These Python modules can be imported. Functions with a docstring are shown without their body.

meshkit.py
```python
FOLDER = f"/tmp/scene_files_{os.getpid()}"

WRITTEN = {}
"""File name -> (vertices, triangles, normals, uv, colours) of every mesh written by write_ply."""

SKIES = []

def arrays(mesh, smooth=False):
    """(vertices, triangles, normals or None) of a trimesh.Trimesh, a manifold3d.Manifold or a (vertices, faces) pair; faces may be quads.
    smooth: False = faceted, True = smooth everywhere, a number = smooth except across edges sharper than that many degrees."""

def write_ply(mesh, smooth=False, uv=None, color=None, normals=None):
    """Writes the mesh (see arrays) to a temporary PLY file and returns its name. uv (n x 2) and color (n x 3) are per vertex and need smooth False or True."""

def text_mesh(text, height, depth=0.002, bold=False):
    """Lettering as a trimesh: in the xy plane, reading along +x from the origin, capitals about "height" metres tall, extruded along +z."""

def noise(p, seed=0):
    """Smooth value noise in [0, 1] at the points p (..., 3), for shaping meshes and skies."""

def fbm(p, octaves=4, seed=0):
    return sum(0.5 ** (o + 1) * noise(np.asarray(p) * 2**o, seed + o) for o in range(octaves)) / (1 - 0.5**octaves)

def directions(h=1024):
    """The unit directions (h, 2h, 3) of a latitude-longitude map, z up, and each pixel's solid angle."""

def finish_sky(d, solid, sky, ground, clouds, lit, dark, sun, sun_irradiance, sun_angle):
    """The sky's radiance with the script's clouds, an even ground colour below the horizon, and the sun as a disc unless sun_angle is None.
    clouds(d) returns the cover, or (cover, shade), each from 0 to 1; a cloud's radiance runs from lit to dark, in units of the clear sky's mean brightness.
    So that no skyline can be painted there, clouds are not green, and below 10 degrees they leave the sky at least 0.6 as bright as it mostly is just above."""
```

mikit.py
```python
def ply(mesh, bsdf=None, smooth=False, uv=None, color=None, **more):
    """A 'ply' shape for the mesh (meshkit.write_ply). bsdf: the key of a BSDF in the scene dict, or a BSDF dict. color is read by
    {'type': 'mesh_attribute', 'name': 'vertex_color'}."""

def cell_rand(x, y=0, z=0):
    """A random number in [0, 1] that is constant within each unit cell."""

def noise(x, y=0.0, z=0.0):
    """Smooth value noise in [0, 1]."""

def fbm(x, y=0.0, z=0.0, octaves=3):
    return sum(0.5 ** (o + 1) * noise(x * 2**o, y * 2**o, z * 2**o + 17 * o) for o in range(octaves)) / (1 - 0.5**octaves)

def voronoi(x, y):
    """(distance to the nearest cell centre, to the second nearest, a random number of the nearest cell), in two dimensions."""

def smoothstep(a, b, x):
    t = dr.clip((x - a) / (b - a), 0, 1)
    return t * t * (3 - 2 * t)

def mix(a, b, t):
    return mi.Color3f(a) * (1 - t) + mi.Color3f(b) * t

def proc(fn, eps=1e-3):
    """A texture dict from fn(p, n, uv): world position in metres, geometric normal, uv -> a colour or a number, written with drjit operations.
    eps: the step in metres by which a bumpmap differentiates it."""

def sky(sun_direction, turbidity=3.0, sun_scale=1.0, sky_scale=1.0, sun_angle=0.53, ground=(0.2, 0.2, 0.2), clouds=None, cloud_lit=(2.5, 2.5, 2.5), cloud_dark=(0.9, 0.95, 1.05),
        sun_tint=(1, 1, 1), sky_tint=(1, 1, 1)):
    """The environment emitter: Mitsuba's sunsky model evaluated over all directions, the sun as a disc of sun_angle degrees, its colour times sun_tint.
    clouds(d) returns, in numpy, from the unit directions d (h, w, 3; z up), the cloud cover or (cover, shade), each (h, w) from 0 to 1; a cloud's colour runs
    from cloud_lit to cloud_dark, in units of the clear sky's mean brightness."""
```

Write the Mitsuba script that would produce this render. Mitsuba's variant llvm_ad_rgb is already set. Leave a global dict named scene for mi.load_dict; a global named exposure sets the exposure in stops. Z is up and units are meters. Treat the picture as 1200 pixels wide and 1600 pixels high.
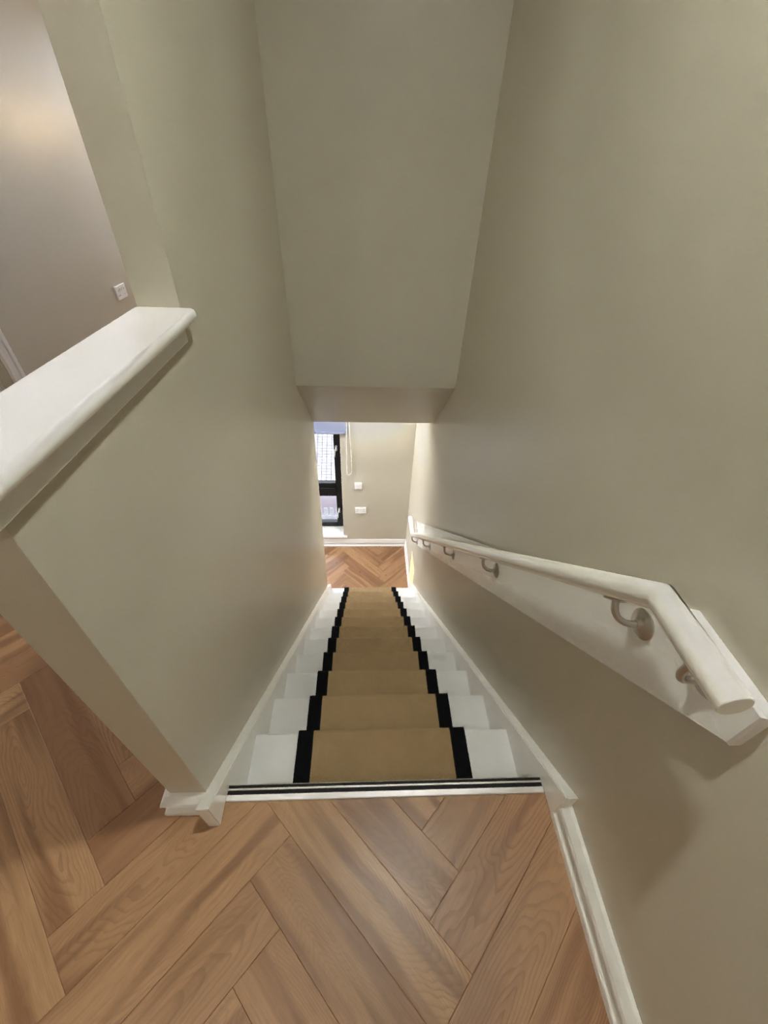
import math, random
import numpy as np, trimesh, drjit as dr, mitsuba as mi
import manifold3d as m3
from shapely.geometry import Polygon, box as sbox
from shapely.affinity import translate as shift
import mikit, meshkit
from mikit import noise, fbm, cell_rand, smoothstep, mix

random.seed(7); np.random.seed(7)
T = mi.ScalarTransform4f
scene, labels = {}, {}

# ------------------------------------------------------------------ camera, sky, exposure
exposure = -0.22
F_PX, PITCH, YAW, ROLL = 644.06, math.radians(40.316), math.radians(3.482), math.radians(2.437)
EYE = np.array([-0.0689, -0.4081, 1.396])
_f = np.array([math.sin(YAW) * math.cos(PITCH), math.cos(YAW) * math.cos(PITCH), -math.sin(PITCH)])
_r = np.array([math.cos(YAW), -math.sin(YAW), 0.0]); _u = np.cross(_r, _f)
_up = -math.sin(ROLL) * _r + math.cos(ROLL) * _u
scene['camera'] = {'type': 'perspective', 'fov': math.degrees(2 * math.atan(600 / F_PX)), 'fov_axis': 'x', 'near_clip': 0.02, 'far_clip': 200.0,
                   'to_world': T().look_at(origin=EYE.tolist(), target=(EYE + _f).tolist(), up=_up.tolist())}


def overcast(d):
    return 0.96 + 0 * d[..., 0], 0.25 + 0.0 * d[..., 0]


SKY_SCALE = 35.0
scene['sky'] = mikit.sky((0.35, 0.5, 0.8), turbidity=4.0, sun_scale=0.0, sky_scale=SKY_SCALE, clouds=overcast, cloud_lit=(2.4, 2.5, 2.65), cloud_dark=(1.7, 1.85, 2.1))
LAMP_UP, LAMP_DOWN, LAMP_WARM, PANEL_GLOW = 2000.0, 1700.0, 130.0, 1.15
WARM = (1.0, 0.94, 0.87)
COOL_FILL = (0.90, 0.97, 1.10)
# recessed ceiling lamps, some of them added fill: (x, y, ceiling z, strength)
LAMPS = [(0.15, 0.12, 2.4, LAMP_UP, (0.97, 0.99, 0.91)), (-0.9, -0.95, 2.4, LAMP_UP * 0.24, (1.0, 0.93, 0.88)), (-0.15, -1.5, 2.4, LAMP_UP * 0.06), (-1.1, 1.9, 2.4, LAMP_UP * 0.36, (0.84, 0.93, 1.16)),  # second set back to light the half wall end; fourth added as cool fill
         (0.0, 3.2, -0.2293, LAMP_DOWN), (-1.3, 2.9, -0.2293, LAMP_DOWN, COOL_FILL), (-1.3, 1.4, -0.2293, LAMP_DOWN * 0.5, COOL_FILL)]  # cool pair added to strengthen the daylight in the lower room

# ------------------------------------------------------------------ measures (metres)
G, R, N = 0.2269, 0.20325, 12            # going, rise, treads
HW, WX = 0.46, 0.4903                    # half width between strings; wall plane
ZL = -(N + 1) * R                        # lower floor
YE, ZE = 2.635, -0.2293                  # end of stair walls, lower ceiling
YB, ZB = 2.024, 0.338                    # bulkhead face
YF = 3.6255                              # far wall of the lower room
ZC = 2.4                                 # upper ceiling
YP, ZT = 0.6234, 1.129                   # pier face, top of the ledge
XB = -0.586                              # back of the stair wall
XC = -1.8                               # corridor wall
YH = -0.038                              # end of the half wall

# ------------------------------------------------------------------ materials


def principled(rgb, rough=0.5, **k):
    c = rgb if isinstance(rgb, dict) else {'type': 'rgb', 'value': list(rgb)}
    return {'type': 'twosided', 'bsdf': {'type': 'principled', 'base_color': c, 'roughness': rough, **k}}


def srgb(*c):
    return [((v / 255 + 0.055) / 1.055) ** 2.4 if v > 10 else v / 255 / 12.92 for v in c]


scene['mat_wall'] = principled(srgb(190, 185, 169), 0.34, specular=0.5)
scene['mat_ceiling'] = principled(srgb(238, 236, 230), 0.7)
scene['mat_white'] = principled(srgb(236, 237, 234), 0.25, specular=0.5)
scene['mat_tread'] = principled(srgb(232, 234, 236), 0.38, specular=0.5)
scene['mat_rail'] = principled(srgb(236, 236, 228), 0.16, specular=0.5)
scene['mat_plastic'] = principled(srgb(240, 240, 238), 0.3)
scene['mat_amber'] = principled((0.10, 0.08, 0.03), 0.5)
scene['mat_slot'] = principled((0.02, 0.02, 0.02), 0.5)
scene['mat_alu'] = principled((0.93, 0.94, 0.95), 0.3, metallic=1.0)
scene['mat_steel'] = principled((0.56, 0.53, 0.49), 0.32, metallic=1.0)
scene['mat_rubber'] = principled((0.006, 0.006, 0.007), 0.6, specular=0.15)
scene['mat_black_frame'] = principled((0.004, 0.005, 0.006), 0.45, specular=0.25)
scene['mat_blind'] = principled(srgb(136, 145, 172), 0.8)
scene['mat_cord'] = principled(srgb(245, 242, 232), 0.5)
scene['mat_glass'] = {'type': 'thindielectric', 'int_ior': 1.5}
scene['mat_subfloor'] = principled((0.10, 0.065, 0.04), 0.7)
scene['mat_border'] = principled((0.004, 0.004, 0.005), 0.9, specular=0.05)


def oak(p, n, uv):
    u, v = mi.Float(uv[0]), mi.Float(uv[1])
    bi, bj = dr.floor(u / 10), dr.floor(v / 10)
    a, b = u - bi * 10 - 5, v - bj * 10 - 5                       # along (+-0.32), across (+-0.063)
    h1, h2, h3, h4 = cell_rand(bi, bj, 1), cell_rand(bi, bj, 2), cell_rand(bi, bj, 3), cell_rand(bi, bj, 4)
    h5, h6 = cell_rand(bi, bj, 5), cell_rand(bi, bj, 6)
    ou, ov = bi * 7.31, bj * 3.17
    warp = (fbm(a * 5 + ou, b * 16 + ov, 3.0) - 0.5)
    warp2 = (fbm(a * 18 + ou, b * 50 + ov, 9.0) - 0.5)
    # a knot in about half of the boards
    ka, kb = (h4 - 0.5) * 0.5, (h5 - 0.5) * 0.08
    kd2 = dr.square((a - ka) * 0.62) + dr.square(b - kb)
    has = dr.select(h6 > 0.58, 1.0, 0.0)
    knot = has * dr.exp(-kd2 / ((0.010 + 0.010 * h2) ** 2) * (0.7 + 0.8 * (warp + 0.5)))
    core = has * dr.exp(-kd2 / ((0.0035 + 0.003 * h1) ** 2))
    # distance from the pith of a tilted log: cathedral arches
    depth = 0.012 + 0.09 * h1 * h1 + (a * (0.10 + 0.22 * h2) * dr.select(h3 > 0.5, 1.0, -1.0)) + 0.05 * warp
    rr = dr.sqrt(dr.square(b + (h3 - 0.5) * 0.06 + 0.022 * warp) + dr.square(depth)) + 0.034 * knot + 0.004 * warp2
    ph = rr * (115 + 85 * h2)
    ring = ph - dr.floor(ph)
    line = smoothstep(0.45, 0.96, ring) * (1 - smoothstep(0.96, 1.0, ring))
    strength = smoothstep(0.25, 0.7, fbm(a * 3 + ou + 40, b * 14 + ov, 5.0))
    fibre = noise(a * 26 + ou, b * 700 + ov, 1.0)
    fine = noise(a * 60 + ou, b * 1500 + ov, 4.0)
    band = fbm(a * 1.9 + ou + 11, b * 26 + ov + 0.6 * warp, 8.0)
    tone = mix(srgb(168, 130, 97), srgb(141, 105, 76), h1)
    tone = mix(tone, srgb(180, 145, 107), 0.75 * h5 * h5)
    c = mix(tone, srgb(120, 84, 58), 0.75 * smoothstep(0.40, 0.72, band))
    c = mix(c, srgb(108, 74, 50), (0.22 + 0.6 * h6 * h6) * line * (0.15 + 0.85 * strength))
    c = mix(c, srgb(110, 76, 52), 0.22 * fibre + 0.10 * fine)
    c = mix(c, srgb(104, 72, 50), 0.55 * smoothstep(0.25, 0.9, knot))
    c = mix(c, srgb(58, 38, 26), 0.8 * smoothstep(0.25, 0.85, core))
    return c


scene['mat_oak'] = principled(mikit.proc(oak), 0.36, specular=0.45)


def sisal(p, n, uv):
    x, s = p.x, p.y - p.z
    col = x / 0.031
    k = dr.floor(col)
    f = col - k
    zig = dr.select(k - 2 * dr.floor(k / 2) > 0.5, f, 1 - f)
    q = s / 0.0100 + zig * 6.0
    t = dr.abs(q - dr.floor(q) - 0.5) * 2
    w = noise(x * 300, s * 300, 2.0)
    big = fbm(x * 9, s * 9, 3.0)
    c = mix(srgb(194, 168, 129), srgb(108, 87, 60), smoothstep(0.3, 0.7, t))
    c = mix(c, srgb(112, 92, 62), 0.35 * w)
    return mix(c, srgb(196, 171, 132), 0.25 * big)


def sisal_h(p, n, uv):
    x, s = p.x, p.y - p.z
    col = x / 0.031
    k = dr.floor(col)
    f = col - k
    zig = dr.select(k - 2 * dr.floor(k / 2) > 0.5, f, 1 - f)
    q = s / 0.0100 + zig * 6.0
    t = dr.abs(q - dr.floor(q) - 0.5) * 2
    return (1 - t) * 0.0011 + 0.0004 * noise(x * 500, s * 500, 1.0)


scene['mat_sisal'] = {'type': 'twosided', 'bsdf': {'type': 'bumpmap', 'arbitrary': mikit.proc(sisal_h, eps=4e-4), 'scale': 1.0,
                      'bsdf': {'type': 'principled', 'base_color': mikit.proc(sisal), 'roughness': 0.9, 'specular': 0.1}}}


def slate(p, n, uv):
    return mix((0.13, 0.13, 0.145), (0.19, 0.19, 0.205), noise(p.x * 7, p.y * 9, p.z * 9))


scene['mat_tile'] = principled(mikit.proc(slate), 0.8)
scene['mat_render'] = principled(srgb(150, 142, 150), 0.85)
scene['mat_paving'] = principled((0.12, 0.12, 0.13), 0.9)
scene['mat_picket'] = principled((0.15, 0.152, 0.165), 0.6)

# ------------------------------------------------------------------ mesh helpers


def mf(man):
    m = man.to_mesh()
    return trimesh.Trimesh(np.array(m.vert_properties[:, :3]), np.array(m.tri_verts), process=False)


def cbox(x0, x1, y0, y1, z0, z1, c=0.002):
    """Box with chamfered edges."""
    P = []
    for sx, x in ((1, x0), (-1, x1)):
        for sy, y in ((1, y0), (-1, y1)):
            for sz, z in ((1, z0), (-1, z1)):
                P += [(x, y + sy * c, z + sz * c), (x + sx * c, y, z + sz * c), (x + sx * c, y + sy * c, z)]
    return mf(m3.Manifold.hull_points(np.array(P)))


def prism(poly, a, b, axis):
    """A shapely polygon extruded from a to b along x (poly in y,z), y (poly in x,z) or z (poly in x,y)."""
    polys = [poly] if poly.geom_type == 'Polygon' else list(poly.geoms)
    out = []
    for q in polys:
        if q.area < 1e-9:
            continue
        rings = [np.array(q.exterior.coords)[:-1]] + [np.array(h.coords)[:-1] for h in q.interiors]
        cs = m3.CrossSection(rings, m3.FillRule.EvenOdd)
        m = mf(cs.extrude(b - a))
        v = np.array(m.vertices); v[:, 2] += a
        if axis == 'x':
            m.vertices = v[:, [2, 0, 1]]
        elif axis == 'y':
            m.vertices = np.stack([v[:, 0], v[:, 2], v[:, 1]], 1); m.invert()
        else:
            m.vertices = v
        out.append(m)
    return join(out)


def join(ms):
    return ms[0] if len(ms) == 1 else trimesh.util.concatenate(ms)


def tube(points, radius, n=24, cap=True):
    """A round bar along a polyline, mitred at the bends. radius: a number or one per point."""
    P = np.array(points, float); k = len(P)
    rad = np.broadcast_to(np.asarray(radius, float), (k,))
    d = np.diff(P, axis=0); d /= np.linalg.norm(d, axis=1, keepdims=True)
    up = np.array([0, 0, 1.0]) if abs(d[0][2]) < 0.9 else np.array([1.0, 0, 0])
    s = np.cross(d[0], up); s /= np.linalg.norm(s)
    V = []
    ang = np.linspace(0, 2 * math.pi, n, endpoint=False)
    for i in range(k):
        din, dout = d[max(i - 1, 0)], d[min(i, k - 2)]
        s = s - din * (s @ din); s /= np.linalg.norm(s)
        t = np.cross(din, s)
        ring = P[i] + rad[i] * (np.cos(ang)[:, None] * s + np.sin(ang)[:, None] * t)
        nb = din + dout; nb /= np.linalg.norm(nb)
        ring = ring - np.outer(((ring - P[i]) @ nb) / (din @ nb), din)
        V.append(ring)
    V = np.vstack(V); Fc = []
    for i in range(k - 1):
        for j in range(n):
            a, b = i * n + j, i * n + (j + 1) % n
            Fc += [(a, b, b + n), (a, b + n, a + n)]
    if cap:
        V = np.vstack([V, P[:1], P[-1:]]); c0, c1 = len(V) - 2, len(V) - 1
        for j in range(n):
            Fc += [(c0, (j + 1) % n, j), (c1, (k - 1) * n + j, (k - 1) * n + (j + 1) % n)]
    m = trimesh.Trimesh(V, Fc, process=False)
    if m.volume < 0:
        m.invert()
    return m


def arc(c, r, a0, a1, n, ax, ay):
    c, ax, ay = map(np.asarray, (c, ax, ay))
    return [c + r * (math.cos(a) * ax + math.sin(a) * ay) for a in np.linspace(a0, a1, n)]


def lathe(profile, n=32):
    m = trimesh.creation.revolve(np.array(profile, float), sections=n)
    return m


def turned(m, axis):
    v = np.array(m.vertices)
    m.vertices = {'x': v[:, [2, 0, 1]], 'y': v[:, [1, 2, 0]]}[axis]
    return m


count = {}


def key_for(name):
    if name not in scene and name not in count:
        count[name] = 0
        return name
    count[name] = count.get(name, 0) + 1
    return f'{name}_{count[name]:03d}'


def thing(name, label, cat, group=None, kind=None):
    k = key_for(name)
    labels[k] = {'label': label, 'category': cat}
    if group: labels[k]['group'] = group
    if kind: labels[k]['kind'] = kind
    return k


def part(parent, name, mesh, mat, smooth=False, label=None, kind=None, **kw):
    k = key_for(f'{parent}__{name}')
    scene[k] = mikit.ply(mesh, mat, smooth=smooth, **kw)
    if label or kind:
        labels[k] = {}
        if label: labels[k]['label'] = label
        if kind: labels[k]['kind'] = kind
    return k


def single(name, mesh, mat, label, cat, smooth=False, group=None, kind=None, **kw):
    k = thing(name, label, cat, group, kind)
    scene[k] = mikit.ply(mesh, mat, smooth=smooth, **kw)
    return k


def struct(name, mesh, mat, label, cat=None, smooth=False):
    k = key_for(name)
    if mesh is not None: scene[k] = mikit.ply(mesh, mat, smooth=smooth)
    labels[k] = {'label': label, 'kind': 'structure'}
    if cat: labels[k]['category'] = cat
    return k


# ================================================================== the shell
XW = -3.5                                                   # west wall of the lower room
struct('wall_right', cbox(WX, WX + 0.12, -2.2, YF, ZL - 0.05, ZC, 0.001), 'mat_wall', 'long greige painted wall on the right carrying the white handrail', 'wall')

left = Polygon([(YH, ZL), (YH, ZT - 0.025), (YP, ZT - 0.025), (YP, ZC), (YE, ZC), (YE, ZL)])
wl = prism(left, XB, -WX, 'x')
struct('wall_left', wl, 'mat_wall', 'greige wall left of the stairs, cut down to a half wall under the white ledge', 'wall')

bulk = Polygon([(YB, ZC), (YB, ZB), (YE, ZE), (YE + 0.1, ZE), (YE + 0.1, ZC)])
struct('wall_front', prism(bulk, -WX, WX, 'x'), 'mat_wall', 'greige bulkhead with sloping underside hanging above the bottom of the stairs', 'wall')

# windows of the far wall: holes (x0, x1, z0, z1)
W1 = (-1.62, -0.352, -2.44, -0.55)
W2 = (-3.3, -2.1, -2.44, -0.55)
far = sbox(XW - 0.2, ZL - 0.05, WX + 0.12, -0.02).difference(sbox(W1[0], W1[2], W1[1], W1[3])).difference(sbox(W2[0], W2[2], W2[1], W2[3]))
struct('wall_far', prism(far, YF, YF + 0.3, 'y'), 'mat_wall', 'beige end wall of the lower room with the black framed window', 'wall')
westw = sbox(-0.6, ZL - 0.05, YF, -0.02).difference(sbox(0.9, -2.4, 3.3, -0.5))
struct('wall_west', prism(westw, XW - 0.2, XW, 'x'), 'mat_wall', 'greige side wall of the lower room', 'wall')
struct('wall_south', cbox(XW, XB, -0.7, -0.6, ZL - 0.05, -0.02, 0.001), 'mat_wall', 'greige rear wall of the lower room', 'wall')
struct('ceiling_lower', cbox(XW, WX, YE, YF, ZE, -0.02, 0.001), 'mat_ceiling', 'white ceiling of the lower room', 'ceiling')
struct('ceiling_lower', cbox(XW, XB, -0.6, YE, ZE, -0.02, 0.001), 'mat_ceiling', 'white ceiling of the lower room', 'ceiling')
# upper landing and corridor
corr = sbox(-2.2, 0, 5.0, ZC).difference(sbox(0.92, 0.0, 1.61, 2.04))
struct('wall_corridor', prism(corr, XC - 0.12, XC, 'x'), 'mat_wall', 'grey wall of the corridor seen beyond the white ledge', 'wall')
struct('wall_back', cbox(XC - 0.12, WX + 0.12, -2.3, -2.2, 0, ZC, 0.001), 'mat_wall', 'greige wall at the back of the landing', 'wall')
cend = sbox(XC - 0.12, 0, XB, ZC).difference(sbox(-1.7, 0.3, -0.68, 2.2))
struct('wall_corridor_end', prism(cend, 5.0, 5.15, 'y'), 'mat_wall', 'end wall of the corridor', 'wall')
struct('wall_corridor_side', cbox(XB, XB + 0.1, YE, 5.0, 0, ZC, 0.001), 'mat_wall', 'inner wall of the corridor', 'wall')
struct('ceiling', cbox(XC - 0.12, WX + 0.12, -2.3, 5.15, ZC, ZC + 0.1, 0.001), 'mat_ceiling', 'white ceiling above the landing', 'ceiling')

# ------------------------------------------------------------------ herringbone floors
PW, PL, GAP = 0.126, 0.63, 0.0003
S2 = math.sqrt(0.5)


def to_xy(u, v, o):
    return (o[0] + (u - v) * S2, o[1] + (u + v) * S2)


def herringbone(region, o, z, holder, seed):
    """Single boards, each an entry: clipped to the region, arrises eased, uv = own place along and across the board."""
    rnd = random.Random(seed)
    n = 5
    boards = []
    for m_ in range(-6, 7):
        for k in range(-40, 41):
            bu, bv = (k + m_ * n) * PW, (k - m_ * n) * PW
            boards.append((bu, bv, PL, PW))                      # along u
            boards.append((bu, bv + PW, PW, PL))                 # along v
    for bu, bv, lu, lv in boards:
        e = GAP
        q = Polygon([to_xy(bu + e, bv + e, o), to_xy(bu + lu - e, bv + e, o), to_xy(bu + lu - e, bv + lv - e, o), to_xy(bu + e, bv + lv - e, o)])
        i, j, flip = rnd.randrange(1, 90), rnd.randrange(1, 90), rnd.choice((1, -1))
        q = q.intersection(region)
        if q.is_empty or q.area < 4e-4:
            continue
        for g in ([q] if q.geom_type == 'Polygon' else [x for x in q.geoms if x.geom_type == 'Polygon' and x.area > 4e-4]):
            g = g.simplify(1e-5)
            rim = np.array(g.exterior.coords)[:-1]
            if Polygon(rim).exterior.is_ccw is False:
                rim = rim[::-1]
            c = 0.0009
            top = g.buffer(-c, join_style=2, mitre_limit=6)
            if top.geom_type != 'Polygon' or top.is_empty:
                continue
            tr = np.array(top.exterior.coords)[:-1]
            if len(tr) != len(rim):
                tr = rim + (np.array(g.centroid.coords[0]) - rim) * 0.004
            else:
                if Polygon(tr).exterior.is_ccw is False:
                    tr = tr[::-1]
                s = np.argmin([np.abs(np.roll(tr, -t, 0) - rim).sum() for t in range(len(rim))])
                tr = np.roll(tr, -s, 0)
            L = len(rim)
            V = np.vstack([np.c_[tr, np.full(L, z)], np.c_[rim, np.full(L, z - c * 0.8)], np.c_[rim, np.full(L, z - 0.008)]])
            Fc = []
            for r0 in (0, L):
                for a in range(L):
                    b = (a + 1) % L
                    Fc += [(r0 + L + a, r0 + L + b, r0 + b), (r0 + L + a, r0 + b, r0 + a)]
            caps = m3.triangulate([tr.tolist()])
            Fc += [tuple(x) for x in np.array(caps)]
            dx, dy = V[:, 0] - o[0], V[:, 1] - o[1]
            uu, vv = (dx + dy) * S2 - (bu + lu / 2), (dy - dx) * S2 - (bv + lv / 2)
            al, ac = (uu, vv) if lu > lv else (vv, uu)
            uv = np.c_[al * flip + 10 * i + 5, ac + 10 * j + 5]
            k = key_for(f'{holder}__plank')
            scene[k] = mikit.ply(trimesh.Trimesh(V, Fc, process=False), 'mat_oak', smooth=False, uv=uv)


slab = sbox(XC, -2.2, WX, -0.016).union(sbox(XC, -0.016, XB, 5.0))
fl = struct('floor', prism(slab, -0.21, -0.0082, 'z'), 'mat_subfloor', 'oak herringbone floor of the upper landing', 'floor')
seen = sbox(XC, -1.0, WX, -0.0375).union(sbox(XC, -0.04, XB, 1.8))
herringbone(seen, (0.178, -0.206), 0.0, fl, 11)
rest = slab.difference(sbox(XC, -1.0, WX, 0).union(sbox(XC, -0.04, XB, 1.8)))
struct('floor_rest', prism(rest, -0.0082, -0.0004, 'z'), 'mat_oak', 'oak floor out of sight behind the landing and along the corridor', 'floor')

lslab = sbox(XW, -0.6, WX, YF)
fl2 = struct('floor_lower', prism(lslab, ZL - 0.06, ZL - 0.0082, 'z'), 'mat_subfloor', 'oak herringbone floor of the room at the foot of the stairs', 'floor')
herringbone(sbox(-1.4, YE - 0.25, WX, YF), (0.178, 3.153), ZL, fl2, 23)
lrest = lslab.difference(sbox(-1.4, YE - 0.25, WX, YF))
struct('floor_lower_rest', prism(lrest, ZL - 0.0082, ZL - 0.0004, 'z'), 'mat_oak', 'oak floor further into the lower room', 'floor')

# ------------------------------------------------------------------ skirting


def skirt_profile(h, t=0.03):
    """(out from the wall, up): two stepped mouldings as on the landing's skirting."""
    return [(0, 0), (t, 0), (t, 0.018), (t - 0.002, 0.021), (t - 0.012, 0.026), (t - 0.014, 0.030), (t - 0.014, 0.058), (t - 0.004, 0.062), (t - 0.002, 0.068),
            (t - 0.005, 0.078), (t - 0.016, h - 0.004), (t - 0.020, h), (0, h)]


def skirt_along_y(x, sgn, y0, y1, z, h, t=0.03):
    return prism(Polygon([(x + sgn * o_, z + u_) for o_, u_ in skirt_profile(h, t)]), y0, y1, 'y')


def skirt_along_x(y, sgn, x0, x1, z, h, t=0.03):
    return prism(Polygon([(y + sgn * o_, z + u_) for o_, u_ in skirt_profile(h, t)]), x0, x1, 'x')


struct('baseboard_right', skirt_along_y(WX, -1, -2.2, -0.0885, 0, 0.095), 'mat_white', 'white moulded skirting board along the right wall of the landing', 'skirting')
# end of the half wall, mitred at its outer corner
pts = skirt_profile(0.095, 0.028)
V, Fc = [], []
for o_, u_ in pts:
    V += [(-WX - 0.001, YH - o_, u_), (XB - o_, YH - o_, u_), (XB - o_, 0.0, u_)]
n_ = len(pts)
for a in range(n_):
    b = (a + 1) % n_
    for c in (0, 1):
        Fc += [(a * 3 + c, a * 3 + c + 1, b * 3 + c + 1), (a * 3 + c, b * 3 + c + 1, b * 3 + c)]
ends = np.array(m3.triangulate([[list(p) for p in pts]]))
Fc += [tuple(t * 3) for t in ends] + [tuple((t * 3 + 2)[::-1]) for t in ends]
m = trimesh.Trimesh(V, Fc, process=False)
m.fix_normals()
struct('baseboard_left', m, 'mat_white', 'short white moulded skirting wrapped round the end of the half wall', 'skirting')
struct('baseboard_corridor', join([skirt_along_y(XC, 1, -2.2, 0.85, 0, 0.095), skirt_along_y(XC, 1, 1.68, 5.0, 0, 0.095)]), 'mat_white', 'white skirting along the corridor wall', 'skirting')
struct('baseboard_far', skirt_along_x(YF, -1, XW, WX, ZL, 0.129, 0.02), 'mat_white', 'white skirting board under the far window', 'skirting')
struct('baseboard_foot', skirt_along_y(WX, -1, N * G + 0.035, YF - 0.02, ZL, 0.129, 0.02), 'mat_white', 'white skirting board beside the foot of the stairs', 'skirting')

# ================================================================== staircase
st = thing('staircase', 'straight white painted staircase descending between two walls', 'stairs')
TT = 0.025
for k in range(1, N + 1):
    y0, y1, z = (k - 1) * G - 0.016, k * G, -k * R
    r = 0.010
    prof = [(y0, z - TT), (y1 - r, z - TT)] + [(y1 - r + r * math.sin(a), z - TT + r - r * math.cos(a)) for a in np.linspace(0.2, math.pi / 2, 5)] \
        + [(y1 - r + r * math.cos(a), z - r + r * math.sin(a)) for a in np.linspace(0, math.pi / 2, 6)] + [(y0, z)]
    part(st, 'tread', prism(Polygon(prof), -HW, HW, 'x'), 'mat_tread', smooth=35)
for k in range(0, N + 1):
    y = k * G - 0.016
    part(st, 'riser', prism(sbox(y - 0.015, -(k + 1) * R, y, -k * R - TT), -HW, HW, 'x'), 'mat_tread')
sl = R / G
HS = 0.0664
yt, yb_ = -0.092, N * G + 0.03
string = Polygon([(yt, 0.0), (yt, HS - sl * yt), (yb_ - 0.02, HS - sl * (yb_ - 0.02)), (yb_, HS - sl * yb_ - 0.02), (yb_, ZL), (yb_ - 0.35, ZL), (-0.02, -0.25), (-0.02, 0.0)])


def string_mesh(sgn):
    c = 0.003
    inner, outer = HW, WX
    a = prism(string.buffer(-0.0001), inner + c, outer, 'x')
    b = prism(string.buffer(-c, join_style=2), inner, inner + c, 'x')
    hull = join([a, b])
    if sgn < 0:
        hull.vertices = np.array(hull.vertices) * [-1, 1, 1]; hull.invert()
    return hull


part(st, 'string', string_mesh(-1), 'mat_white')
part(st, 'string', string_mesh(1), 'mat_white')

# ------------------------------------------------------------------ runner
solid = []
for k in range(0, N + 1):
    solid.append(sbox(-0.6, ZL - 0.3, k * G - 0.016, -k * R - (TT if k == 0 else 0)))
    if k:
        solid.append(sbox((k - 1) * G - 0.03, -k * R - TT, k * G, -k * R))
from shapely.ops import unary_union
solid = unary_union(solid).buffer(-0.009).buffer(0.009)


def runner_profile(t):
    band = solid.buffer(t, join_style=1).difference(solid)
    keep = sbox(-0.014, ZL + 0.001, N * G + 0.03, -0.028)
    band = band.intersection(keep)
    return max(band.geoms, key=lambda g: g.area) if band.geom_type != 'Polygon' else band


rn = thing('stair_runner', 'brown herringbone sisal stair runner with wide black borders down the white stairs', 'stair carpet')
part(rn, 'carpet', prism(runner_profile(0.008), -0.253, 0.247, 'x'), 'mat_sisal', smooth=40)
part(rn, 'border', prism(runner_profile(0.0095), -0.307, -0.252, 'x'), 'mat_border', smooth=40, label='black cotton edging tape')
part(rn, 'border', prism(runner_profile(0.0095), 0.246, 0.301, 'x'), 'mat_border', smooth=40, label='black cotton edging tape')

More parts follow.
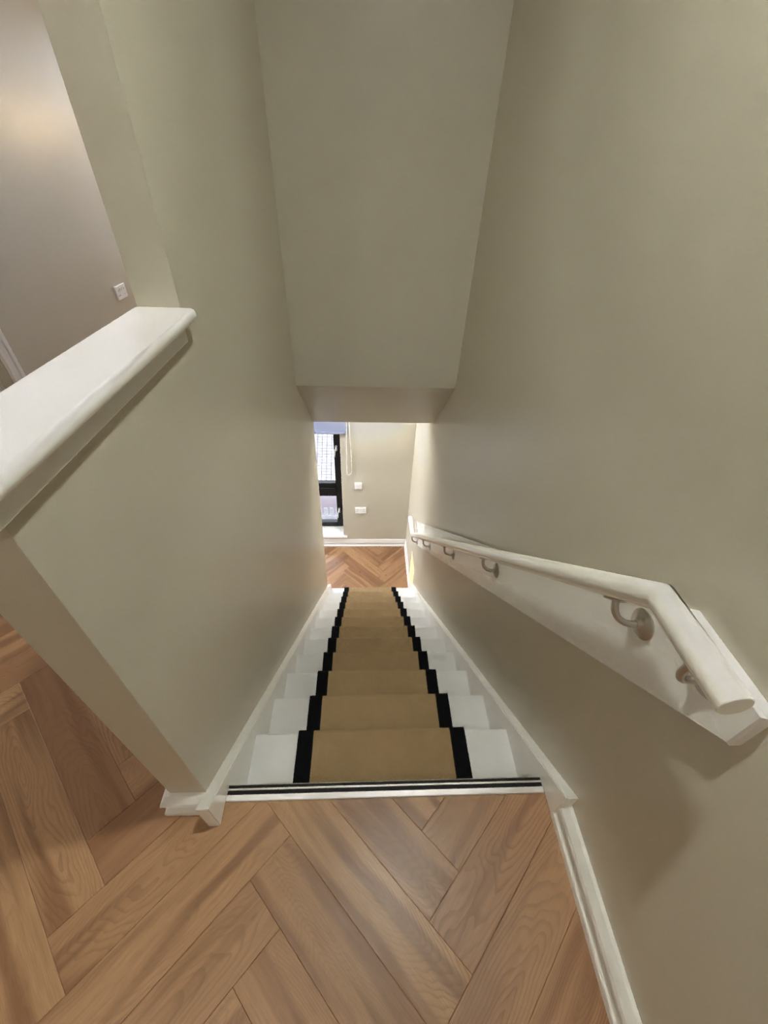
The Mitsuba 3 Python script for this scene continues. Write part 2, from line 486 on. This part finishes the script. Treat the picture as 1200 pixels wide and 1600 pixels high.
# ------------------------------------------------------------------ nosing trim of the landing
nt = thing('nosing_trim', 'shiny aluminium nosing strip with two black inserts at the top of the stairs', 'stair nosing')
prof = [(-0.0372, -0.0075), (-0.0372, 0.0008), (-0.035, 0.0024), (-0.0225, 0.0034), (-0.021, 0.0034), (-0.021, 0.0012), (-0.010, 0.0012), (-0.010, 0.0036), (-0.005, 0.0036), (-0.005, 0.0012),
        (0.0025, 0.0012), (0.0025, 0.0028), (0.0045, 0.0022), (0.0055, 0.000), (0.0055, -0.022), (0.003, -0.022), (0.003, -0.006), (-0.03, -0.0075)]
part(nt, 'body', prism(Polygon(prof), -HW + 0.0005, HW - 0.0005, 'x'), 'mat_alu', smooth=25)
part(nt, 'insert', cbox(-HW + 0.001, HW - 0.002, -0.0205, -0.0105, 0.0008, 0.0036, 0.0006), 'mat_rubber', label='black rubber insert')
part(nt, 'insert', cbox(-HW + 0.001, HW - 0.002, -0.0046, 0.0022, 0.0008, 0.0034, 0.0006), 'mat_rubber', label='black rubber insert')

# ================================================================== handrail
hr = thing('handrail', 'white round handrail on steel brackets and a white backing board along the right wall', 'handrail')
bz, bk, bb, hb, bt = 0.797, -0.026, 2.60, 0.045, 0.022
th = math.atan(sl); off = hb * math.tan(th / 2)
zb2 = bz - sl * (bb - bk)
board = Polygon([(-0.184, bz - hb), (-0.184, bz + hb), (bk + off, bz + hb), (bb + off, zb2 + hb), (2.87, zb2 + hb), (2.87, zb2 - hb), (bb - off, zb2 - hb), (bk - off, bz - hb)])
bc = 0.004
b1 = prism(board, WX - bt + bc, WX, 'x')
bi = np.array(board.exterior.coords)[:-1]; bo = np.array(board.buffer(-bc, join_style=2).exterior.coords)[:-1]
if Polygon(bo).exterior.is_ccw != Polygon(bi).exterior.is_ccw: bo = bo[::-1]
s_ = np.argmin([np.abs(np.roll(bo, -t, 0) - bi).sum() for t in range(len(bi))]); bo = np.roll(bo, -s_, 0)
V = np.vstack([np.c_[np.full(8, WX - bt + bc), bi], np.c_[np.full(8, WX - bt), bo]])
Fc = []
for a in range(8):
    b = (a + 1) % 8
    Fc += [(a, b, 8 + b), (a, 8 + b, 8 + a)]
Fc += [tuple(8 + t) for t in np.array(m3.triangulate([bo[::1].tolist()] if Polygon(bo).exterior.is_ccw else [bo[::-1].tolist()]))]
m = trimesh.Trimesh(V, Fc, process=False)
part(hr, 'backing_board', join([b1, m]), 'mat_white')
XR, RR = 0.412, 0.0235
rk = -0.004
rz = 0.8725


def rail_z(y):
    return rz - sl * max(0.0, min(y, 2.60) - rk)


rail = tube([(XR, -0.181, rz - 0.0), (XR, -0.1785, rz), (XR, rk, rz), (XR, 2.60, rail_z(2.60)), (XR, 2.862, rail_z(2.60)), (XR, 2.865, rail_z(2.60))],
            [RR - 0.0025, RR, RR, RR, RR, RR - 0.0025], 40)
part(hr, 'rail', rail, 'mat_rail', smooth=50)


def bracket(y, flat=False):
    xf = WX - bt
    zc = (bz if flat else bz - sl * (y - bk)) - (0.0 if flat else 0.004)
    c = np.array([xf, y, zc])
    plate_y = y + (0.0 if flat else 0.03)
    zr = rail_z(plate_y) - RR * (1.0 if flat else 1 / math.cos(th)) - 0.002
    rose = lathe([(0, 0), (0.030, 0), (0.031, 0.003), (0.028, 0.006), (0.018, 0.0085), (0.010, 0.013), (0.008, 0.016), (0, 0.016)], 36)
    rose.vertices = np.array(rose.vertices)[:, [2, 0, 1]] * [-1, 1, 1] + c
    rose.fix_normals()
    k = part(hr, 'bracket', rose, 'mat_steel', smooth=45, label='brushed steel bracket')
    rb = 0.030
    x_end = XR
    dy = plate_y - y
    top = np.array([x_end, plate_y, zr])
    bend = np.array([x_end, y + dy * 0.3, zc])
    pts = [c + [-0.010, 0, 0], bend + [rb, -dy * 0.3, 0]]
    for t in np.linspace(0.15, 1, 8):
        p0, p1, p2 = bend + [rb, -dy * 0.3, 0], bend, bend + (top - bend) / np.linalg.norm(top - bend) * min(rb, 0.8 * np.linalg.norm(top - bend))
        pts.append((1 - t) ** 2 * p0 + 2 * t * (1 - t) * p1 + t * t * p2)
    pts.append(top)
    part(k, 'arm', tube(pts, 0.0065, 16), 'mat_steel', smooth=50)
    pl = cbox(-0.009, 0.009, -0.028, 0.028, -0.002, 0.002, 0.0012)
    a = 0.0 if flat else -th
    v = np.array(pl.vertices); ca, sa = math.cos(a), math.sin(a)
    pl.vertices = np.stack([v[:, 0], v[:, 1] * ca - v[:, 2] * sa, v[:, 1] * sa + v[:, 2] * ca], 1) + top
    part(k, 'saddle', pl, 'mat_steel')


bracket(-0.105, True)
for y in (0.04, 0.70, 1.312, 1.98, 2.585):
    bracket(y)

# ================================================================== ledge on the half wall
lg = thing('ledge', 'white painted capping shelf with rounded nose on top of the half wall', 'shelf')
x0, x1, y0, y1, z0, z1 = -0.594, -0.4555, -0.076, YP, ZT - 0.025, ZT
rr = 0.0125


def ring(inset, z):
    """Plan outline of the shelf board: notched round the pier at its far end, rounded corners in front."""
    full = sbox(x0, y0, x1, y1).union(sbox(-WX, y1 - 0.002, x1, y1 + 0.006))
    q = full.buffer(-0.012).buffer(0.012 - inset, quad_segs=6)
    return q


layers = [(z0, 0.006), (z0 + 0.003, 0.003), (z0 + 0.007, 0.0008), (z0 + 0.0125, 0.0), (z0 + 0.018, 0.0008), (z0 + 0.022, 0.003), (z1 - 0.0007, 0.006), (z1, 0.009)]
outline = np.array(sbox(x0, y0, x1, y1 + 0.004).buffer(-0.013).exterior.coords)[:-1]
base = sbox(x0, y0, x1, y1 + 0.004).buffer(-0.014)
# one ring per layer with the same number of points
cx0, cx1, cy0, cy1 = x0 + 0.014, x1 - 0.014, y0 + 0.014, y1 + 0.004 - 0.014
V, Fc, L = [], [], 0
for zz, ins in layers:
    rad_ = 0.014 - ins
    P = []
    for (px_, py_), a0 in (((cx1, cy0), -math.pi / 2), ((cx1, cy1), 0), ((cx0, cy1), math.pi / 2), ((cx0, cy0), math.pi)):
        for a in np.linspace(a0, a0 + math.pi / 2, 7):
            P.append((px_ + rad_ * math.cos(a), py_ + rad_ * math.sin(a), zz))
    L = len(P); V += P
for i in range(len(layers) - 1):
    for a in range(L):
        b = (a + 1) % L
        Fc += [(i * L + a, i * L + b, (i + 1) * L + b), (i * L + a, (i + 1) * L + b, (i + 1) * L + a)]
V += [((x0 + x1) / 2, (y0 + y1) / 2, z0), ((x0 + x1) / 2, (y0 + y1) / 2, z1)]
for a in range(L):
    b = (a + 1) % L
    Fc += [(len(V) - 2, b, a), (len(V) - 1, (len(layers) - 1) * L + a, (len(layers) - 1) * L + b)]
part(lg, 'board', trimesh.Trimesh(V, Fc, process=False), 'mat_white', smooth=40)
ap = sbox(XB - 0.012, YH - 0.020, -WX + 0.013, YP - 0.035).difference(sbox(XB - 0.00, YH, -WX, YP + 1))
ap = ap.buffer(-0.003).buffer(0.003, quad_segs=5)
part(lg, 'apron', prism(ap, ZT - 0.063, ZT - 0.0252, 'z'), 'mat_white', smooth=30)

# ================================================================== corridor: door, switch, window
dn = struct('door_1', None, None, 'white door frame low on the left beyond the ledge', 'door')
DY0, DY1 = 0.85, 1.68
part(dn, 'architrave', join([cbox(XC, XC + 0.018, DY0, DY0 + 0.07, 0, 2.11, 0.003), cbox(XC, XC + 0.018, DY1 - 0.07, DY1, 0, 2.11, 0.003), cbox(XC, XC + 0.018, DY0 + 0.07, DY1 - 0.07, 2.04, 2.11, 0.003),
                             cbox(XC, XC + 0.024, DY1 - 0.028, DY1, 0, 2.11, 0.004), cbox(XC, XC + 0.024, DY0, DY0 + 0.028, 0, 2.11, 0.004)]), 'mat_white')
part(dn, 'leaf', cbox(XC - 0.09, XC - 0.05, DY0 + 0.075, DY1 - 0.075, 0.005, 2.035, 0.003), 'mat_white')
for zz in ((0.2, 0.9), (1.05, 1.9)):
    part(dn, 'panel', cbox(XC - 0.056, XC - 0.044, DY0 + 0.18, DY1 - 0.18, zz[0], zz[1], 0.006), 'mat_white')


def face_plate(parent, name, mesh, mat='mat_plastic'):
    return part(parent, name, mesh, mat)


# double socket on the corridor wall
sy, sz = 2.876, 0.638
so = thing('wall_socket', 'small white double socket on the grey corridor wall just above the ledge', 'socket')
part(so, 'plate', cbox(XC, XC + 0.012, sy - 0.070, sy + 0.070, sz - 0.0435, sz + 0.0435, 0.003), 'mat_plastic')
for s in (-1, 1):
    part(so, 'rocker', cbox(XC + 0.011, XC + 0.016, sy + s * 0.016 - 0.007, sy + s * 0.016 + 0.007, sz + 0.008, sz + 0.030, 0.0015), 'mat_plastic')
    for dy, dz, w_, h_ in ((0, 0.014, 0.005, 0.010), (-0.011, -0.016, 0.008, 0.005), (0.011, -0.016, 0.008, 0.005)):
        cy_ = sy + s * 0.042 + dy
        part(so, 'pin_hole', cbox(XC + 0.0115, XC + 0.0125, cy_ - w_ / 2, cy_ + w_ / 2, sz + dz - h_ / 2, sz + dz + h_ / 2, 0.0003), 'mat_slot')


def window_frame(name, label, x0, x1, z0, z1, y, ztr, fw=0.09, swap=False, handles=True):
    w = struct(name, None, None, label, 'window')
    zt0, zt1 = ztr

    def mk(a, b, c, d, e, f):
        m = cbox(a, b, c, d, e, f, 0.004)
        if swap:
            v = np.array(m.vertices); m.vertices = v[:, [1, 0, 2]] ; m.invert()
        return m
    part(w, 'jamb', mk(x0, x0 + fw, y, y + 0.07, z0, z1), 'mat_black_frame')
    part(w, 'jamb', mk(x1 - fw, x1, y, y + 0.07, z0, z1), 'mat_black_frame')
    part(w, 'head', mk(x0 + fw, x1 - fw, y, y + 0.07, z1 - 0.07, z1), 'mat_black_frame')
    part(w, 'bottom_rail', mk(x0 + fw, x1 - fw, y, y + 0.07, z0, z0 + 0.07), 'mat_black_frame')
    part(w, 'transom', mk(x0 + fw, x1 - fw, y, y + 0.07, zt0, zt1), 'mat_black_frame')
    part(w, 'transom_bead', mk(x0 + fw, x1 - fw, y - 0.012, y, (zt0 + zt1) / 2 - 0.035, (zt0 + zt1) / 2 + 0.035), 'mat_black_frame')
    for a, b in ((z0 + 0.07, zt0), (zt1, z1 - 0.07)):
        v = np.array([(x0 + fw, y + 0.035, a), (x1 - fw, y + 0.035, a), (x1 - fw, y + 0.035, b), (x0 + fw, y + 0.035, b)])
        if swap: v = v[:, [1, 0, 2]]
        part(w, 'pane', trimesh.Trimesh(v, [(0, 1, 2), (0, 2, 3)], process=False), 'mat_glass')
    if handles:
        for hz in (-1.20, -2.155):
            hx = x1 - fw + 0.028
            rose = cbox(hx - 0.012, hx + 0.012, y - 0.008, y, hz - 0.03, hz + 0.045, 0.003)
            k = part(w, 'handle', rose, 'mat_alu', label='small silver window handle')
            part(k, 'lever', tube([(hx, y - 0.006, hz + 0.02), (hx, y - 0.035, hz + 0.02), (hx - 0.012, y - 0.042, hz), (hx - 0.02, y - 0.042, hz - 0.09)], [0.008, 0.008, 0.009, 0.007], 14), 'mat_alu', smooth=40)
    return w


w1 = window_frame('window_1', 'tall black framed window beside the foot of the stairs', W1[0], W1[1], W1[2], W1[3], 3.80, (-1.915, -1.71), 0.086)
part(w1, 'sill', cbox(W1[0], W1[1], YF - 0.002, 3.805, W1[2] - 0.03, W1[2], 0.002), 'mat_white', label='white window sill')
part(w1, 'sill_nose', cbox(W1[0] - 0.05, W1[1] + 0.052, YF - 0.032, YF, W1[2] - 0.032, W1[2] + 0.0, 0.006), 'mat_white')
window_frame('window_2', 'black framed window further left in the lower room', W2[0], W2[1], W2[2], W2[3], 3.80, (-1.915, -1.71), 0.086, handles=False)
window_frame('window_3', 'black framed window in the side wall of the lower room', 0.9, 3.3, -2.4, -0.5, XW - 0.15, (-1.9, -1.8), 0.07, swap=True, handles=False)
window_frame('window_4', 'window at the end of the corridor', -1.7, -0.68, 0.3, 2.2, 5.06, (1.5, 1.56), 0.05, handles=False)

# ------------------------------------------------------------------ roller blind and its chain
rb_ = thing('roller_blind', 'grey blue roller blind drawn partway down the black framed window', 'blind')
bx0, bx1, bzb = W1[0] - 0.08, -0.262, -0.885
part(rb_, 'fabric', cbox(bx0, bx1, 3.583, 3.586, bzb + 0.02, -0.42, 0.0005), 'mat_blind')
part(rb_, 'bottom_bar', cbox(bx0, bx1, 3.578, 3.591, bzb, bzb + 0.028, 0.004), 'mat_blind')
part(rb_, 'roller', tube([(bx0, 3.59, -0.42), (bx1 + 0.005, 3.59, -0.42)], 0.022, 20), 'mat_blind', smooth=40)
part(rb_, 'end_bracket', cbox(bx1 + 0.005, bx1 + 0.03, 3.565, YF, -0.455, -0.385, 0.003), 'mat_plastic')
chain = [(-0.262, 3.575, -0.42), (-0.274, 3.578, -0.9), (-0.281, 3.58, -1.38), (-0.276, 3.582, -1.42), (-0.262, 3.586, -1.435), (-0.235, 3.592, -1.41), (-0.222, 3.596, -1.38), (-0.226, 3.594, -1.2), (-0.240, 3.588, -0.8), (-0.246, 3.58, -0.42)]
part(rb_, 'chain', tube(chain, 0.0042, 8), 'mat_cord', smooth=60, label='white looped pull cord')

# ------------------------------------------------------------------ plates on the far wall
fs = thing('fused_switch', 'white square switch plate on the beige wall right of the window, upper of two', 'switch')
ax, az = -0.149, -1.607
part(fs, 'plate', cbox(ax - 0.046, ax + 0.046, YF - 0.022, YF, az - 0.046, az + 0.046, 0.004), 'mat_plastic')
part(fs, 'rocker', cbox(ax - 0.012, ax + 0.012, YF - 0.028, YF - 0.021, az - 0.004, az + 0.024, 0.002), 'mat_plastic')
part(fs, 'fuse_carrier', cbox(ax - 0.022, ax + 0.022, YF - 0.025, YF - 0.021, az - 0.034, az - 0.014, 0.0015), 'mat_plastic')
ds = thing('double_socket', 'white double socket plate low on the beige wall, lower of two plates', 'socket')
ax, az = -0.1235, -1.997
part(ds, 'plate', cbox(ax - 0.070, ax + 0.070, YF - 0.022, YF, az - 0.046, az + 0.046, 0.004), 'mat_plastic')
for s in (-1, 1):
    part(ds, 'rocker', cbox(ax + s * 0.016 - 0.007, ax + s * 0.016 + 0.007, YF - 0.027, YF - 0.021, az + 0.008, az + 0.030, 0.0015), 'mat_plastic')
    for dx, dz, w_, h_ in ((0, 0.014, 0.005, 0.010), (-0.011, -0.016, 0.008, 0.005), (0.011, -0.016, 0.008, 0.005)):
        cx_ = ax + s * 0.042 + dx
        part(ds, 'pin_hole', cbox(cx_ - w_ / 2, cx_ + w_ / 2, YF - 0.0225, YF - 0.0215, az + dz - h_ / 2, az + dz + h_ / 2, 0.0003), 'mat_slot')

# ------------------------------------------------------------------ glowing panel added for the warm yellow patch on the wall
gl = thing('yellow_glow_panel', 'added glowing panel for the yellow lit patch low on the right wall beside the foot of the stairs', 'glowing panel')
scene[gl + '__glow_face'] = mikit.ply(cbox(WX - 0.004, WX, 2.70, 3.0, -2.50, -2.10, 0.001), 'mat_amber', emitter={'type': 'area', 'radiance': {'type': 'rgb', 'value': [PANEL_GLOW * c for c in (1.0, 0.86, 0.5)]}})

# ------------------------------------------------------------------ ceiling lamps, the cool ones added as fill light
SPOTS = ['above the top step', 'behind the half wall, set back to light its end face', 'at the back of the landing', 'along the corridor, added as cool fill', 'between the far window and the bottom step', 'in the lower room near the window, added to boost the daylight', 'in the lower room behind the stairs, added to boost the daylight']
for (x, y, z, p, *tint), spot in zip(LAMPS, SPOTS):
    k = thing('recessed_downlight', f'round recessed downlight in the ceiling {spot}', 'downlight', 'recessed ceiling downlights')
    rim = lathe([(0.040, 0.0), (0.040, -0.004), (0.048, -0.004), (0.052, 0.0)], 36)
    rim.vertices = np.array(rim.vertices) + [x, y, z]
    part(k, 'bezel', rim, 'mat_plastic', smooth=40)
    disc = trimesh.creation.cylinder(radius=0.040, height=0.002, sections=36)
    disc.vertices = np.array(disc.vertices) + [x, y, z - 0.0015]
    scene[k + '__lens'] = mikit.ply(disc, 'mat_plastic', emitter={'type': 'area', 'radiance': {'type': 'rgb', 'value': [p * c for c in (tint[0] if tint else WARM)]}})
# a warm wall lamp on the hidden side of the stair wall, mirrored in the corridor's satin paint
k = thing('wall_lamp', 'warm wall lamp hidden behind the pier in the corridor', 'lamp')
part(k, 'backplate', cbox(XB - 0.02, XB, 4.4, 4.5, 1.45, 1.65, 0.003), 'mat_steel')
g_ = trimesh.creation.icosphere(3, 0.07); g_.vertices = np.array(g_.vertices) + [XB - 0.09, 4.45, 1.55]
scene[k + '__globe'] = mikit.ply(g_, 'mat_plastic', smooth=True, emitter={'type': 'area', 'radiance': {'type': 'rgb', 'value': [LAMP_WARM * c for c in (1.0, 0.72, 0.42)]}})

# ================================================================== outdoors
nb = thing('neighbour_house', 'pale tiled roof and pinkish wall of the house seen through the window', 'house')
ye_, ze_, pitch = 11.2, -7.05, math.radians(40)
tw_, gauge = 0.165, 0.105
tv, tf, nt_ = [], [], 0
unit = cbox(-tw_ / 2 + 0.007, tw_ / 2 - 0.007, 0, 0.165, 0, 0.012, 0.002)
uv_, uf_ = np.array(unit.vertices), np.array(unit.faces)
rng = np.random.RandomState(3)
for r_ in range(44):
    for c_ in range(-26, 16):
        x = c_ * tw_ + rng.uniform(-0.003, 0.003)
        v = uv_.copy()
        v[:, 2] += 0.016 - v[:, 1] * 0.12 + rng.uniform(0, 0.004)
        sv = v[:, 1] + r_ * gauge
        tv.append(np.stack([v[:, 0] + x, ye_ + sv * math.cos(pitch) - v[:, 2] * math.sin(pitch), ze_ + sv * math.sin(pitch) + v[:, 2] * math.cos(pitch)], 1))
        tf.append(uf_ + nt_); nt_ += len(uv_)
part(nb, 'roof', prism(Polygon([(ye_, ze_), (ye_ + 4.7 * math.cos(pitch), ze_ + 4.7 * math.sin(pitch)), (ye_ + 4.7 * math.cos(pitch), ze_ - 0.2), (ye_ + 0.3, ze_ - 0.2)]), -4.4, 2.6, 'x'), 'mat_subfloor')
k = key_for(f'{nb}__roof__tile')
scene[k] = mikit.ply(trimesh.Trimesh(np.vstack(tv), np.vstack(tf), process=False), 'mat_tile'); labels[k] = {'kind': 'stuff'}
part(nb, 'wall', cbox(-4.2, 2.4, ye_ + 0.3, ye_ + 0.6, -10.5, ze_ - 0.15, 0.01), 'mat_render')
part(nb, 'gutter', tube([(-4.4, ye_ - 0.04, ze_ - 0.03), (2.6, ye_ - 0.04, ze_ - 0.03)], 0.055, 12), 'mat_picket', smooth=40)
pf = thing('picket_fence', 'white picket fence with rounded tops below the neighbouring roof', 'fence')
fy, ft = 10.4, -7.62
for i in range(-22, 14):
    x = i * 0.2
    m_ = Polygon([(x - 0.075, -9.4), (x + 0.075, -9.4), (x + 0.075, ft - 0.06)] + [(x + 0.075 * math.cos(a), ft - 0.06 + 0.06 * math.sin(a)) for a in np.linspace(0, math.pi, 8)][1:-1] + [(x - 0.075, ft - 0.06)])
    part(pf, 'picket', prism(m_, fy, fy + 0.025, 'y'), 'mat_picket')
for zz in (-7.98, -8.9):
    part(pf, 'rail', cbox(-4.6, 2.8, fy - 0.04, fy, zz - 0.05, zz + 0.05, 0.004), 'mat_picket')
struct('ground', cbox(-30, 30, 4.2, 60, -10.6, -10.5, 0.01), 'mat_paving', 'pale paving outside', 'ground')
